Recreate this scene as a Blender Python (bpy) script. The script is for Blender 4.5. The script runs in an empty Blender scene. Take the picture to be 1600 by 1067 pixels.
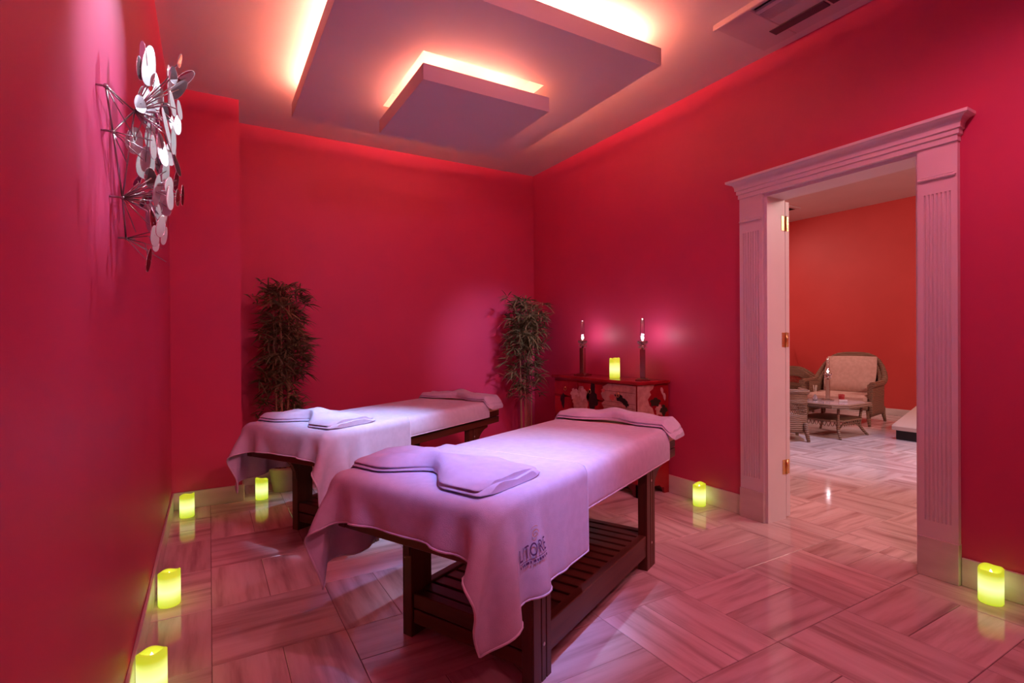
import bpy, bmesh, math, random
import numpy as np
from mathutils import Vector, Matrix

random.seed(7)
rng = np.random.default_rng(7)
sc = bpy.context.scene
COL = sc.collection
R = math.radians

# ------------------------------------------------------------------ camera
FPX = 812.76
YAW, PIT, ROL = R(30.063), R(-0.243), R(-0.3857)
F_ = Vector((math.sin(YAW)*math.cos(PIT), math.cos(YAW)*math.cos(PIT), math.sin(PIT)))
R_ = Vector((math.cos(YAW), -math.sin(YAW), 0))
U_ = R_.cross(F_)
R2 = R_*math.cos(ROL) + U_*math.sin(ROL)
U2 = -R_*math.sin(ROL) + U_*math.cos(ROL)
CAM = Vector((0, 0, 1.2))
CX, CY = 800-2.83, 533.5+4.82
cd = bpy.data.cameras.new('camera'); cd.sensor_fit = 'HORIZONTAL'; cd.sensor_width = 36.0
cd.lens = FPX*36/1600; cd.shift_x = 2.83/1600; cd.shift_y = 4.82/1600; cd.clip_start = 0.02
cam = bpy.data.objects.new('camera', cd); COL.objects.link(cam)
M3 = Matrix((R2, U2, -F_)).transposed()
cam.matrix_world = Matrix.Translation(CAM) @ M3.to_4x4()
sc.camera = cam

# ------------------------------------------------------------------ world, lights, exposure
w = bpy.data.worlds.new('world'); sc.world = w; w.use_nodes = True
w.node_tree.nodes['Background'].inputs[0].default_value = (0.02, 0.008, 0.01, 1)
w.node_tree.nodes['Background'].inputs[1].default_value = 1.0
sc.view_settings.view_transform = 'Standard'; sc.view_settings.look = 'None'
sc.view_settings.exposure = 0.12; sc.view_settings.gamma = 1.0; sc.view_settings.use_curve_mapping = False

LED_COL = (1.0, 0.25, 0.155)     # warm pink cove strips
LED_W = 390.0                    # emission of the outer cove strips
LED_IN = 75.0                   # emission of the strips inside the small recess
COOL = (0.50, 0.56, 1.0)        # bluish ceiling spots
CANDLE_COL = (0.62, 0.66, 0.045)
CANDLE_E = 1.4
# ceiling spots: position, target, watts, cone deg, blend
SPOTS = [((1.20, 1.70, 3.0), (1.24, 2.02, 0.72), 150, 31, 1.0, (0.48, 0.60, 1.0), 0.03),
         ((0.70, 2.06, 3.0), (0.86, 3.34, 0.64), 500, 27, 1.0, (0.44, 0.60, 1.0), 0.03),
         ((1.45, 1.45, 3.0), (-0.24, 1.76, 1.90), 210, 25, 1.0, (0.66, 0.80, 0.95), 0.015),
         ((0.46, 2.85, 3.0), (-0.24, 1.86, 1.92), 85, 24, 1.0, (0.74, 0.66, 1.0), 0.012),
         ((2.45, 1.50, 3.0), (2.62, 4.9, 1.10), 260, 24, 1.0, (0.72, 0.60, 1.0), 0.10),
         ((0.85, 0.70, 3.0), (1.02, 1.86, 0.50), 360, 27, 1.0, (0.26, 0.36, 1.0), 0.05)]
# wide pink fill lights, added out of view to brighten floor, casing and walls
PINK = (1.0, 0.22, 0.34)
FILL_LIGHTS = [((0.75, 0.45, 3.0), (0.62, 2.9, 0.0), 50, 95), ((2.20, 0.55, 3.0), (2.3, 0.95, 0.0), 70, 150), ((1.50, -0.55, 3.0), (1.45, 4.6, 0.5), 165, 66)]
LOUNGE_COVE = 110.0

def lamp(name, kind, loc, energy, color, target=None, size=0.05, cone=None, blend=0.5):
    l = bpy.data.lights.new(name, kind); l.energy = energy; l.color = color
    if kind in ('POINT', 'SPOT'): l.shadow_soft_size = size
    if kind == 'AREA': l.size = size
    if cone: l.spot_size = R(cone); l.spot_blend = blend
    o = bpy.data.objects.new(name, l); COL.objects.link(o); o.location = loc
    if target is not None:
        o.rotation_euler = (Vector(target)-Vector(loc)).to_track_quat('-Z', 'Y').to_euler()
    return o
for (p0, p1, e, cone, bl, colr, sz) in SPOTS:
    lamp('spot_lamp', 'SPOT', p0, e, colr, p1, sz, cone, bl)
for (p0, p1, e, cone) in FILL_LIGHTS:
    lamp('fill_lamp', 'SPOT', p0, e, PINK, p1, 0.08, cone, 0.9)

# ------------------------------------------------------------------ room numbers
XL, XR, YB, YF, H = -0.242, 3.177, 4.946, -1.3, 3.069
XC, YC = 0.211, 4.484            # corner column
WT = 0.173                       # thickness of the door wall
XD = XR + WT
LX, LY0, LY1, LH = 9.45, -1.0, 6.6, 3.42   # lounge
S, Y0 = 0.488, 2.235             # basket weave module

# ------------------------------------------------------------------ helpers
def pix(u, v):
    return F_ + 0*F_ if False else (F_ + R2*((u-CX)/FPX) - U2*((v-CY)/FPX))
def at(u, v, axis, val):         # the point on an axis-aligned plane seen at a pixel
    d = pix(u, v); t = (val-CAM[axis])/d[axis]
    return CAM + d*t

class MB:
    def __init__(s): s.v = []; s.f = []; s.sm = []
    def add(s, vs, fs, smooth=False):
        o = len(s.v); s.v += [tuple(x) for x in vs]
        s.f += [tuple(i+o for i in f) for f in fs]; s.sm += [smooth]*len(fs); return s
    def box(s, x0, x1, y0, y1, z0, z1, bev=0.0):
        if bev <= 0:
            vs = [(x, y, z) for z in (z0, z1) for y in (y0, y1) for x in (x0, x1)]
            fs = [(0,2,3,1), (4,5,7,6), (0,1,5,4), (2,6,7,3), (0,4,6,2), (1,3,7,5)]
            return s.add(vs, fs)
        b = min(bev, (x1-x0)*.49, (y1-y0)*.49, (z1-z0)*.49)
        vs = []; idx = {}
        X = (x0, x1); Y = (y0, y1); Z = (z0, z1)
        for i in (0,1):
            for j in (0,1):
                for k in (0,1):
                    sx, sy, sz = (1,-1)[i], (1,-1)[j], (1,-1)[k]
                    for ax in range(3):
                        pnt = [X[i]+sx*b, Y[j]+sy*b, Z[k]+sz*b]
                        pnt[ax] = (X[i], Y[j], Z[k])[ax]
                        idx[(i,j,k,ax)] = len(vs); vs.append(pnt)
        fs = []
        for ax in range(3):
            for side in (0,1):
                o = [a for a in range(3) if a != ax]
                q = []
                for (p_, q_) in ((0,0),(1,0),(1,1),(0,1)):
                    key = [0,0,0]; key[ax] = side; key[o[0]] = p_; key[o[1]] = q_
                    q.append(idx[(key[0],key[1],key[2],ax)])
                fs.append(q)
        for ax in range(3):          # edges running along ax
            o = [a for a in range(3) if a != ax]
            for p_ in (0,1):
                for q_ in (0,1):
                    a_ = [0,0,0]; a_[o[0]] = p_; a_[o[1]] = q_
                    b_ = list(a_); b_[ax] = 1
                    fs.append([idx[(*a_, o[0])], idx[(*b_, o[0])], idx[(*b_, o[1])], idx[(*a_, o[1])]])
        for i in (0,1):
            for j in (0,1):
                for k in (0,1):
                    fs.append([idx[(i,j,k,0)], idx[(i,j,k,1)], idx[(i,j,k,2)]])
        cx, cy, cz = (x0+x1)/2, (y0+y1)/2, (z0+z1)/2
        out = []
        for f in fs:
            P = [Vector(vs[i]) for i in f]
            n = (P[1]-P[0]).cross(P[2]-P[0]); c = sum(P, Vector())/len(P)
            out.append(f if n.dot(c-Vector((cx,cy,cz))) > 0 else f[::-1])
        return s.add(vs, out)
    def prism(s, poly, z0, z1, smooth=False):     # polygon in xy extruded in z
        n = len(poly)
        vs = [(x,y,z0) for x,y in poly] + [(x,y,z1) for x,y in poly]
        fs = [tuple(range(n))[::-1], tuple(range(n,2*n))]
        o = len(s.v); s.add(vs, fs)
        s.add([], []); 
        s.f += [(o+i, o+(i+1)%n, o+n+(i+1)%n, o+n+i) for i in range(n)]; s.sm += [smooth]*n
        return s
    def extr(s, poly, axis, a0, a1):              # polygon in the other two axes extruded along axis
        n = len(poly)
        def P(p, a):
            if axis == 0: return (a, p[0], p[1])
            if axis == 1: return (p[0], a, p[1])
            return (p[0], p[1], a)
        vs = [P(p, a0) for p in poly] + [P(p, a1) for p in poly]
        fs = [tuple(range(n))[::-1], tuple(range(n,2*n))] + [(i,(i+1)%n,n+(i+1)%n,n+i) for i in range(n)]
        return s.add(vs, fs)
    def lathe(s, prof, cx=0, cy=0, n=20, smooth=True, sq=None):
        vs = []; fs = []
        for (r, z) in prof:
            for k in range(n):
                a = 2*math.pi*k/n
                vs.append((cx+r*math.cos(a), cy+r*math.sin(a), z))
        m = len(prof)
        for i in range(m-1):
            for k in range(n):
                fs.append((i*n+k, i*n+(k+1)%n, (i+1)*n+(k+1)%n, (i+1)*n+k))
        fs2 = [tuple(range(n))[::-1], tuple(range((m-1)*n, m*n))]
        o = len(s.v); s.add(vs, fs, smooth); s.f += [tuple(i+o for i in f) for f in fs2]; s.sm += [False]*2
        return s
    def tube(s, pts, r, n=8, smooth=True, caps=True):
        pts = [Vector(q) for q in pts]; rs = r if isinstance(r, (list, tuple)) else [r]*len(pts)
        vs = []; fs = []; prev = None
        for i, q in enumerate(pts):
            d = (pts[min(i+1,len(pts)-1)]-pts[max(i-1,0)])
            d = d.normalized() if d.length > 1e-9 else Vector((0,0,1))
            if prev is None:
                h = Vector((1,0,0)) if abs(d.x) < .8 else Vector((0,1,0)); u = d.cross(h).normalized()
            else:
                u = (prev-d*prev.dot(d)); u = u.normalized() if u.length > 1e-6 else d.orthogonal().normalized()
            prev = u; v = d.cross(u)
            for k in range(n):
                a = 2*math.pi*k/n; vs.append(q+(u*math.cos(a)+v*math.sin(a))*rs[i])
        m = len(pts)
        for i in range(m-1):
            for k in range(n):
                fs.append((i*n+k, i*n+(k+1)%n, (i+1)*n+(k+1)%n, (i+1)*n+k))
        o = len(s.v); s.add(vs, fs, smooth)
        if caps:
            s.f += [tuple(o+i for i in range(n))[::-1], tuple(o+(m-1)*n+i for i in range(n))]; s.sm += [False]*2
        return s
    def sphere(s, c, r, n=12, m=8, sc_=(1,1,1)):
        vs = [(c[0], c[1], c[2]-r*sc_[2])]; fs = []
        for i in range(1, m):
            t = math.pi*i/m
            for k in range(n):
                a = 2*math.pi*k/n
                vs.append((c[0]+r*sc_[0]*math.sin(t)*math.cos(a), c[1]+r*sc_[1]*math.sin(t)*math.sin(a), c[2]-r*sc_[2]*math.cos(t)))
        vs.append((c[0], c[1], c[2]+r*sc_[2]))
        for k in range(n): fs.append((0, 1+(k+1)%n, 1+k))
        for i in range(m-2):
            for k in range(n):
                fs.append((1+i*n+k, 1+i*n+(k+1)%n, 1+(i+1)*n+(k+1)%n, 1+(i+1)*n+k))
        L = len(vs)-1
        for k in range(n): fs.append((L, 1+(m-2)*n+k, 1+(m-2)*n+(k+1)%n))
        return s.add(vs, fs, True)
    def grid(s, P, smooth=True):
        P = np.asarray(P); n, m = P.shape[:2]
        vs = P.reshape(-1,3).tolist()
        fs = [(i*m+j, i*m+j+1, (i+1)*m+j+1, (i+1)*m+j) for i in range(n-1) for j in range(m-1)]
        return s.add(vs, fs, smooth)
    def mesh(s, name):
        me = bpy.data.meshes.new(name); me.from_pydata(s.v, [], s.f)
        me.polygons.foreach_set('use_smooth', s.sm); me.update(); return me
    def build(s, name, mat, parent=None, loc=None, rz=0):
        return put(name, s.mesh(name), mat, parent, loc, rz)

def put(name, me, mat, parent=None, loc=None, rz=0):
    if mat is not None and not me.materials: me.materials.append(mat)
    o = bpy.data.objects.new(name, me); COL.objects.link(o)
    if parent is not None: o.parent = parent
    if loc is not None: o.location = loc
    if rz: o.rotation_euler = (0,0,rz)
    return o
def tag(o, label=None, cat=None, group=None, kind=None):
    if label: o['label'] = label
    if cat: o['category'] = cat
    if group: o['group'] = group
    if kind: o['kind'] = kind
    return o
def thing(name, label, cat, loc=(0,0,0), rz=0, group=None):
    o = bpy.data.objects.new(name, None); COL.objects.link(o); o.location = loc; o.rotation_euler = (0,0,rz)
    o.empty_display_size = 0.1
    return tag(o, label, cat, group)
def struct(name, mb, mat, label=None):
    o = mb.build(name, mat); o['kind'] = 'structure'
    if label: o['label'] = label
    return o
def copy_tree(o, parent=None):
    c = o.copy(); COL.objects.link(c); c.parent = parent
    for ch in list(o.children): copy_tree(ch, c)
    return c

# ------------------------------------------------------------------ materials
def mat(name, base, rough=0.5, metal=0.0, spec=0.5, emis=None, estr=0.0, trans=0.0, ior=1.45, alpha=1.0, coat=0.0):
    m = bpy.data.materials.new(name); m.use_nodes = True
    b = m.node_tree.nodes['Principled BSDF']; I = b.inputs
    I['Base Color'].default_value = (*base, 1); I['Roughness'].default_value = rough; I['Metallic'].default_value = metal
    I['Specular IOR Level'].default_value = spec; I['Transmission Weight'].default_value = trans; I['IOR'].default_value = ior
    I['Coat Weight'].default_value = coat
    if emis: I['Emission Color'].default_value = (*emis, 1); I['Emission Strength'].default_value = estr
    return m
def N(m, kind, **kw):
    n = m.node_tree.nodes.new(kind)
    for k, v in kw.items(): setattr(n, k, v)
    return n
def link(m, a, b): m.node_tree.links.new(a, b)
def ramp(m, fac, stops):
    n = N(m, 'ShaderNodeValToRGB'); e = n.color_ramp.elements
    while len(e) < len(stops): e.new(0.5)
    for i, (p_, c_) in enumerate(stops): e[i].position = p_; e[i].color = (*c_, 1)
    link(m, fac, n.inputs[0]); return n
def noisy(m, c0, c1, scale=(8,8,8), detail=4, lo=.35, hi=.65, bump=0.0, coords='Object', bscale=None):
    """colour variation between two tones of the same paint or cloth, with optional fine relief"""
    b = m.node_tree.nodes['Principled BSDF']
    tc = N(m, 'ShaderNodeTexCoord'); mp = N(m, 'ShaderNodeMapping'); mp.inputs['Scale'].default_value = scale
    link(m, tc.outputs[coords], mp.inputs[0])
    nz = N(m, 'ShaderNodeTexNoise'); nz.inputs['Scale'].default_value = 1; nz.inputs['Detail'].default_value = detail
    link(m, mp.outputs[0], nz.inputs['Vector'])
    r = ramp(m, nz.outputs[0], [(lo, c0), (hi, c1)]); link(m, r.outputs[0], b.inputs['Base Color'])
    if bump:
        n2 = nz
        if bscale:
            n2 = N(m, 'ShaderNodeTexNoise'); n2.inputs['Scale'].default_value = bscale; n2.inputs['Detail'].default_value = 3
            link(m, tc.outputs[coords], n2.inputs['Vector'])
        bp = N(m, 'ShaderNodeBump'); bp.inputs['Strength'].default_value = bump; bp.inputs['Distance'].default_value = 0.004
        link(m, n2.outputs[0], bp.inputs['Height']); link(m, bp.outputs[0], b.inputs['Normal'])
    return m

M = {}
M['wall'] = noisy(mat('crimson_paint', (.5,.02,.06), 0.5), (.57,.052,.145), (.61,.058,.160), (1.5,1.5,1.5), 3, bump=.05, bscale=240)
M['lwall'] = noisy(mat('lounge_red_paint', (.6,.06,.06), 0.5), (.60,.068,.058), (.64,.076,.066), (1.5,1.5,1.5), 3)
M['ceil'] = noisy(mat('ceiling_white', (.78,.74,.72), 0.6), (.70,.66,.64), (.73,.69,.67), (2,2,2), 2)
M['trimw'] = noisy(mat('trim_white_paint', (.8,.76,.76), 0.4), (.79,.75,.76), (.82,.78,.79), (4,4,4), 2)
M['marble'] = noisy(mat('marble_trim', (.7,.66,.62), 0.25), (.62,.57,.53), (.76,.72,.68), (3,3,9), 6)
M['grout'] = mat('grout', (.20,.14,.12), 0.8)
# striped marble tile: streaks run along each tile's own long side
m = mat('striped_marble', (.7,.6,.58), 0.10, spec=.6); b = m.node_tree.nodes['Principled BSDF']
tc = N(m,'ShaderNodeTexCoord'); oi = N(m,'ShaderNodeObjectInfo'); mp = N(m,'ShaderNodeMapping'); mp.inputs['Scale'].default_value = (0.9, 8.5, 1)
mul = N(m,'ShaderNodeMath', operation='MULTIPLY'); mul.inputs[1].default_value = 37.0; link(m, oi.outputs['Random'], mul.inputs[0])
cmb = N(m,'ShaderNodeCombineXYZ'); link(m, mul.outputs[0], cmb.inputs[0]); link(m, mul.outputs[0], cmb.inputs[1])
ad = N(m,'ShaderNodeVectorMath', operation='ADD'); link(m, tc.outputs['Object'], mp.inputs[0]); link(m, mp.outputs[0], ad.inputs[0]); link(m, cmb.outputs[0], ad.inputs[1])
nz = N(m,'ShaderNodeTexNoise'); nz.inputs['Scale'].default_value = 1.6; nz.inputs['Detail'].default_value = 5; nz.inputs['Roughness'].default_value = .55; link(m, ad.outputs[0], nz.inputs['Vector'])
r1 = ramp(m, nz.outputs[0], [(.28,(.42,.31,.29)), (.42,(.62,.51,.48)), (.52,(.76,.66,.63)), (.66,(.84,.75,.72))])
hv = N(m,'ShaderNodeHueSaturation'); mr = N(m,'ShaderNodeMapRange'); mr.inputs[3].default_value = .86; mr.inputs[4].default_value = 1.08
link(m, oi.outputs['Random'], mr.inputs[0]); link(m, mr.outputs[0], hv.inputs['Value']); link(m, r1.outputs[0], hv.inputs['Color']); link(m, hv.outputs[0], b.inputs['Base Color'])
M['tile'] = m
M['led'] = mat('led_strip', (1,1,1), emis=LED_COL, estr=LED_W)
M['led2'] = mat('led_strip_recess', (1,1,1), emis=LED_COL, estr=LED_IN)
# dark stained wood
def wood(name, c0, c1, rough=.4, axis=0):
    m = mat(name, c0, rough); sc3 = [26,26,26]; sc3[axis] = 1.6
    return noisy(m, c0, c1, sc3, 6, .3, .7, bump=.12)
M['wood'] = wood('dark_wood_long', (.060,.018,.010), (.125,.042,.022))
M['woodz'] = wood('dark_wood_upright', (.060,.018,.010), (.125,.042,.022), axis=2)
M['woody'] = wood('dark_wood_cross', (.060,.018,.010), (.125,.042,.022), axis=1)
M['vinyl'] = noisy(mat('cream_vinyl', (.72,.56,.38), .45), (.70,.55,.37), (.75,.6,.42), (5,5,5), 2)
M['towel'] = noisy(mat('white_terry', (.78,.76,.80), .95, spec=.1), (.57,.58,.73), (.62,.63,.78), (30,30,30), 3, bump=.35, bscale=420)
M['towel_hem'] = mat('towel_hem_weave', (.66,.66,.78), .9, spec=.1)
M['thread'] = mat('embroidery_thread', (.10,.04,.16), .8)
M['thread2'] = mat('embroidery_gold', (.55,.33,.20), .8)
M['steel'] = mat('screw_steel', (.7,.68,.66), .3, 1.0)
M['brass'] = mat('brass', (.80,.56,.24), .28, 1.0)
M['pearl'] = mat('pale_enamel', (.56,.63,.57), .28, 0.15)
M['pearl_rim'] = mat('polished_rim', (.82,.80,.76), .2, 0.8)
M['mirror'] = mat('dark_mirror', (.32,.25,.27), .10, 1.0)
M['twig'] = mat('twig_metal', (.40,.36,.35), .28, 1.0)
M['leaf'] = noisy(mat('bamboo_leaf', (.07,.09,.03), .5), (.085,.095,.035), (.18,.18,.075), (14,14,14), 2)
M['cane'] = noisy(mat('bamboo_cane', (.45,.33,.16), .5), (.36,.25,.12), (.52,.40,.22), (40,40,3), 3)
M['pot'] = noisy(mat('glazed_pot', (.5,.42,.28), .5), (.46,.38,.25), (.54,.46,.31), (9,9,9), 3)
M['soil'] = mat('soil', (.04,.025,.015), .9)
M['lacq'] = noisy(mat('red_lacquer', (.32,.012,.018), .22, coat=.3), (.26,.008,.014), (.38,.02,.024), (5,5,5), 4)
M['lacqd'] = noisy(mat('dark_lacquer', (.10,.006,.008), .3), (.08,.005,.007), (.13,.008,.01), (6,6,6), 3)
M['paint_cream'] = noisy(mat('painted_cream', (.52,.36,.28), .45), (.45,.29,.22), (.60,.44,.34), (24,24,24), 4)
M['paint_pale'] = noisy(mat('painted_pale', (.66,.55,.48), .45), (.58,.46,.40), (.72,.62,.55), (30,30,30), 3)
M['paint_black'] = mat('painted_black', (.012,.016,.012), .4)
M['paint_green'] = mat('painted_dark_green', (.03,.045,.02), .4)
M['paint_rose'] = mat('painted_rose', (.62,.16,.13), .45)
M['crystal'] = mat('crystal', (.9,.9,.92), .05, 0, trans=.85, ior=1.5)
M['glass'] = mat('lamp_glass', (1,1,1), .02, 0, trans=1.0, ior=1.12)
m = bpy.data.materials.new('lamp_glass_thin'); m.use_nodes = True; nt_ = m.node_tree; nt_.nodes.remove(nt_.nodes['Principled BSDF'])
tb = N(m,'ShaderNodeBsdfTransparent'); tb.inputs[0].default_value = (.97,.97,.97,1); gb = N(m,'ShaderNodeBsdfGlossy'); gb.inputs['Roughness'].default_value = .05
lw = N(m,'ShaderNodeLayerWeight'); lw.inputs[0].default_value = .22; mx = N(m,'ShaderNodeMixShader'); link(m, lw.outputs['Facing'], mx.inputs[0]); link(m, tb.outputs[0], mx.inputs[1]); link(m, gb.outputs[0], mx.inputs[2])
link(m, mx.outputs[0], nt_.nodes['Material Output'].inputs[0]); M['glass'] = m
M['lampmetal'] = mat('lamp_metal', (.55,.45,.36), .22, 1.0)
M['bulb'] = mat('lamp_flame', (1,1,1), emis=(1,.93,.9), estr=25)
M['acw'] = mat('vent_plastic', (.62,.56,.55), .5)
M['acd'] = mat('vent_dark', (.10,.06,.07), .6)
M['black'] = mat('black_gap', (.004,.003,.003), .8)
M['spotring'] = mat('spot_ring', (.8,.8,.8), .35)
M['spotlens'] = mat('spot_lens', (1,1,1), emis=COOL, estr=3)
M['pinklens'] = mat('fill_lens', (1,1,1), emis=PINK, estr=3)
M['cushion'] = noisy(mat('cushion_cloth', (.62,.44,.36), .9, spec=.2), (.58,.41,.33), (.66,.48,.40), (20,20,20), 3, bump=.2, bscale=200)
M['mat_top'] = mat('platform_pad', (.52,.40,.33), .7)
M['plat'] = mat('platform_base', (.012,.01,.01), .5)
M['berry'] = mat('red_beads', (.75,.05,.04), .12)
# woven cane
m = mat('wicker', (.30,.18,.10), .55); b = m.node_tree.nodes['Principled BSDF']
tc = N(m,'ShaderNodeTexCoord'); wv = N(m,'ShaderNodeTexWave'); wv.wave_type='BANDS'; wv.bands_direction='Z'; wv.inputs['Scale'].default_value=14; wv.inputs['Distortion'].default_value=2.5; wv.inputs['Detail'].default_value=2
link(m, tc.outputs['Object'], wv.inputs[0]); rr = ramp(m, wv.outputs[0], [(.1,(.14,.080,.045)), (.7,(.30,.19,.12))]); link(m, rr.outputs[0], b.inputs['Base Color'])
bp = N(m,'ShaderNodeBump'); bp.inputs['Strength'].default_value=.6; bp.inputs['Distance'].default_value=.01; link(m, wv.outputs[0], bp.inputs['Height']); link(m, bp.outputs[0], b.inputs['Normal'])
M['wicker'] = m
# candle wax glows from inside: brightest round the hidden LED, dimmer at the rim and foot
m = mat('glowing_wax', (.55,.56,.10), .5); b = m.node_tree.nodes['Principled BSDF']
tc = N(m,'ShaderNodeTexCoord'); sx = N(m,'ShaderNodeSeparateXYZ'); link(m, tc.outputs['Object'], sx.inputs[0])
dv = N(m,'ShaderNodeMath', operation='DIVIDE'); dv.inputs[1].default_value = 0.17; link(m, sx.outputs[2], dv.inputs[0])
re = ramp(m, dv.outputs[0], [(.0,(.28,.38,.010)), (.18,(.42,.54,.07)), (.42,(.68,.84,.33)), (.62,(.58,.70,.18)), (.80,(.31,.40,.016)), (1.0,(.28,.34,.010))])
link(m, re.outputs[0], b.inputs['Emission Color']); b.inputs['Emission Strength'].default_value = CANDLE_E
M['wax'] = m
M['flame'] = mat('candle_led', (1,1,.8), emis=(1,1,.6), estr=2.2)

# ------------------------------------------------------------------ the setting
T = 0.15
struct('wall_left', MB().box(XL-T, XL, YF-T, YB+T, 0, H), M['wall'])
struct('wall_back', MB().box(XL, XR, YB, YB+T, 0, H), M['wall'])
struct('wall_front', MB().box(XL, XR, YF-T, YF, 0, H), M['wall'])
struct('wall_column', MB().box(XL, XC, YC, YB, 0, H), M['wall'])
OY0, OY1, OZ = 1.262, 2.118, 2.165        # door opening
wr = MB().box(XR, XD, YF-T, OY0, 0, LH).box(XR, XD, OY1, LY1, 0, LH).box(XR, XD, OY0, OY1, OZ, LH)
struct('wall_right', wr, M['wall'])

# basket weave floor
def tile_mesh(l, wd, cache={}):
    k = (round(l,3), round(wd,3))
    if k not in cache:
        g = 0.0012; bv = 0.0016
        x, y = l/2-g, wd/2-g
        me = MB()
        vs = [(-x,-y,-.012),(x,-y,-.012),(x,y,-.012),(-x,y,-.012), (-x,-y,-bv),(x,-y,-bv),(x,y,-bv),(-x,y,-bv),
              (-x+bv,-y+bv,0),(x-bv,-y+bv,0),(x-bv,y-bv,0),(-x+bv,y-bv,0)]
        fs = [(0,1,5,4),(1,2,6,5),(2,3,7,6),(3,0,4,7),(4,5,9,8),(5,6,10,9),(6,7,11,10),(7,4,8,11),(8,9,10,11)]
        me.add(vs, fs); k2 = me.mesh('tile'); k2.materials.append(M['tile']); cache[k] = k2
    return cache[k]
def lay(floor_obj, x0, x1, y0, y1, keep=lambda x,y: True):
    n = 0
    for i in range(math.floor(x0/S)-1, math.ceil(x1/S)+1):
        for j in range(math.floor((y0-Y0)/S)-1, math.ceil((y1-Y0)/S)+1):
            horiz = ((i+j) % 2 == 0)
            for k in (0,1):
                if horiz: q = (i*S, (i+1)*S, Y0+j*S+k*S/2, Y0+j*S+(k+1)*S/2)
                else: q = (i*S+k*S/2, i*S+(k+1)*S/2, Y0+j*S, Y0+(j+1)*S)
                a, b_, c, d = max(q[0],x0), min(q[1],x1), max(q[2],y0), min(q[3],y1)
                if b_-a < .01 or d-c < .01 or not keep((a+b_)/2, (c+d)/2): continue
                L, W_ = (b_-a, d-c) if horiz else (d-c, b_-a)
                o = bpy.data.objects.new('tile', tile_mesh(L, W_)); COL.objects.link(o); o.parent = floor_obj
                o.location = ((a+b_)/2, (c+d)/2, 0); o.rotation_euler = (0,0,0 if horiz else math.pi/2); n += 1
    return n
fl = struct('floor', MB().box(XL-T, XR+WT*.5, YF-T, YB+T, -.10, -.0025), M['grout'])
n1 = lay(fl, XL, XR+WT*.5, YF, YB, lambda x,y: not (x > XR and not (OY0-.02 < y < OY1+.02)))
fl2 = struct('floor_lounge', MB().box(XR+WT*.5, LX, LY0, LY1, -.10, -.0025), M['grout'])
n2 = lay(fl2, XR+WT*.5, LX, LY0, LY1, lambda x,y: y > -0.3+(x-3.2)*.2 and y < 4.0+(x-3.2)*.42 and not (x < XD and not (OY0-.02 < y < OY1+.02)))
print('tiles', n1, n2)

# ceiling with its two lit panels
ce = struct('ceiling', MB().box(XL-T, XR+WT*.5, YF-T, YB+T, H, H+.12), M['ceil'])
PX0, PX1, PY0, PY1, PZ0, PZ1 = .535, 2.353, 2.24, 4.086, 2.85, 2.952
HX0, HX1, HY0, HY1 = 1.06, 1.875, 2.785, 3.575
pb = MB()
pb.box(PX0, PX1, PY0, HY0, PZ0, PZ1).box(PX0, PX1, HY1, PY1, PZ0, PZ1).box(PX0, HX0, HY0, HY1, PZ0, PZ1).box(HX1, PX1, HY0, HY1, PZ0, PZ1)
pb.box(PX0+.08, PX1-.08, PY0+.08, PY1-.08, PZ1, PZ1+.012)       # closing board above the recess
pan = pb.build('drop_panel', M['ceil'], ce); pan['label'] = 'large square suspended panel with glowing edges'
SX0, SX1, SY0, SY1, SZ0, SZ1 = 1.045, 1.893, 2.752, 3.615, 2.67, 2.762
sp = MB().box(SX0, SX1, SY0, SY1, SZ0, SZ1).build('drop_panel', M['ceil'], ce); sp['label'] = 'small square panel hung below the large one'
for (x, y) in ((1.4,3.16),(1.54,3.16),(1.4,3.3),(1.54,3.3)):
    MB().lathe([(.006,SZ1),(.006,PZ1)], x, y, 8).build('hanger', M['spotring'], ce)
for (x, y) in ((.75,2.5),(2.14,2.5),(.75,3.85),(2.14,3.85)):
    MB().lathe([(.008,PZ1+.012),(.008,H)], x, y, 8).build('hanger', M['spotring'], ce)
e = .12
for (x0,x1,y0,y1) in ((PX0+e,PX1-e,PY0+e,PY0+e+.02),(PX0+e,PX1-e,PY1-e-.02,PY1-e),(PX0+e,PX0+e+.02,PY0+e+.02,PY1-e-.02),(PX1-e-.02,PX1-e,PY0+e+.02,PY1-e-.02)):
    MB().box(x0,x1,y0,y1,PZ1,PZ1+.014).build('led_strip', M['led'], ce)
e = .15
for (x0,x1,y0,y1) in ((SX0+e,SX1-e,SY0+e,SY0+e+.02),(SX0+e,SX1-e,SY1-e-.02,SY1-e),(SX0+e,SX0+e+.02,SY0+e+.02,SY1-e-.02),(SX1-e-.02,SX1-e,SY0+e+.02,SY1-e-.02)):
    MB().box(x0,x1,y0,y1,SZ1,SZ1+.012).build('led_strip', M['led2'], ce)

# baseboards
BH = .125
struct('baseboard_left', MB().box(XL, XL+.014, YF, YC-.014, 0, BH, .003), M['marble'])
struct('baseboard_column', MB().box(XL, XC+.014, YC-.014, YC, 0, BH, .003).box(XC, XC+.014, YC, YB-.014, 0, BH, .003), M['marble'])
struct('baseboard_back', MB().box(XC, XR-.014, YB-.014, YB, 0, BH, .003), M['marble'])
struct('baseboard_right', MB().box(XR-.014, XR, YF, 1.092, 0, BH+.012, .003).box(XR-.014, XR, 2.30, YB, 0, BH+.012, .003), M['marble'])
struct('baseboard_front', MB().box(XL+.014, XR-.014, YF, YF+.014, 0, BH, .003), M['marble'])

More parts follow.
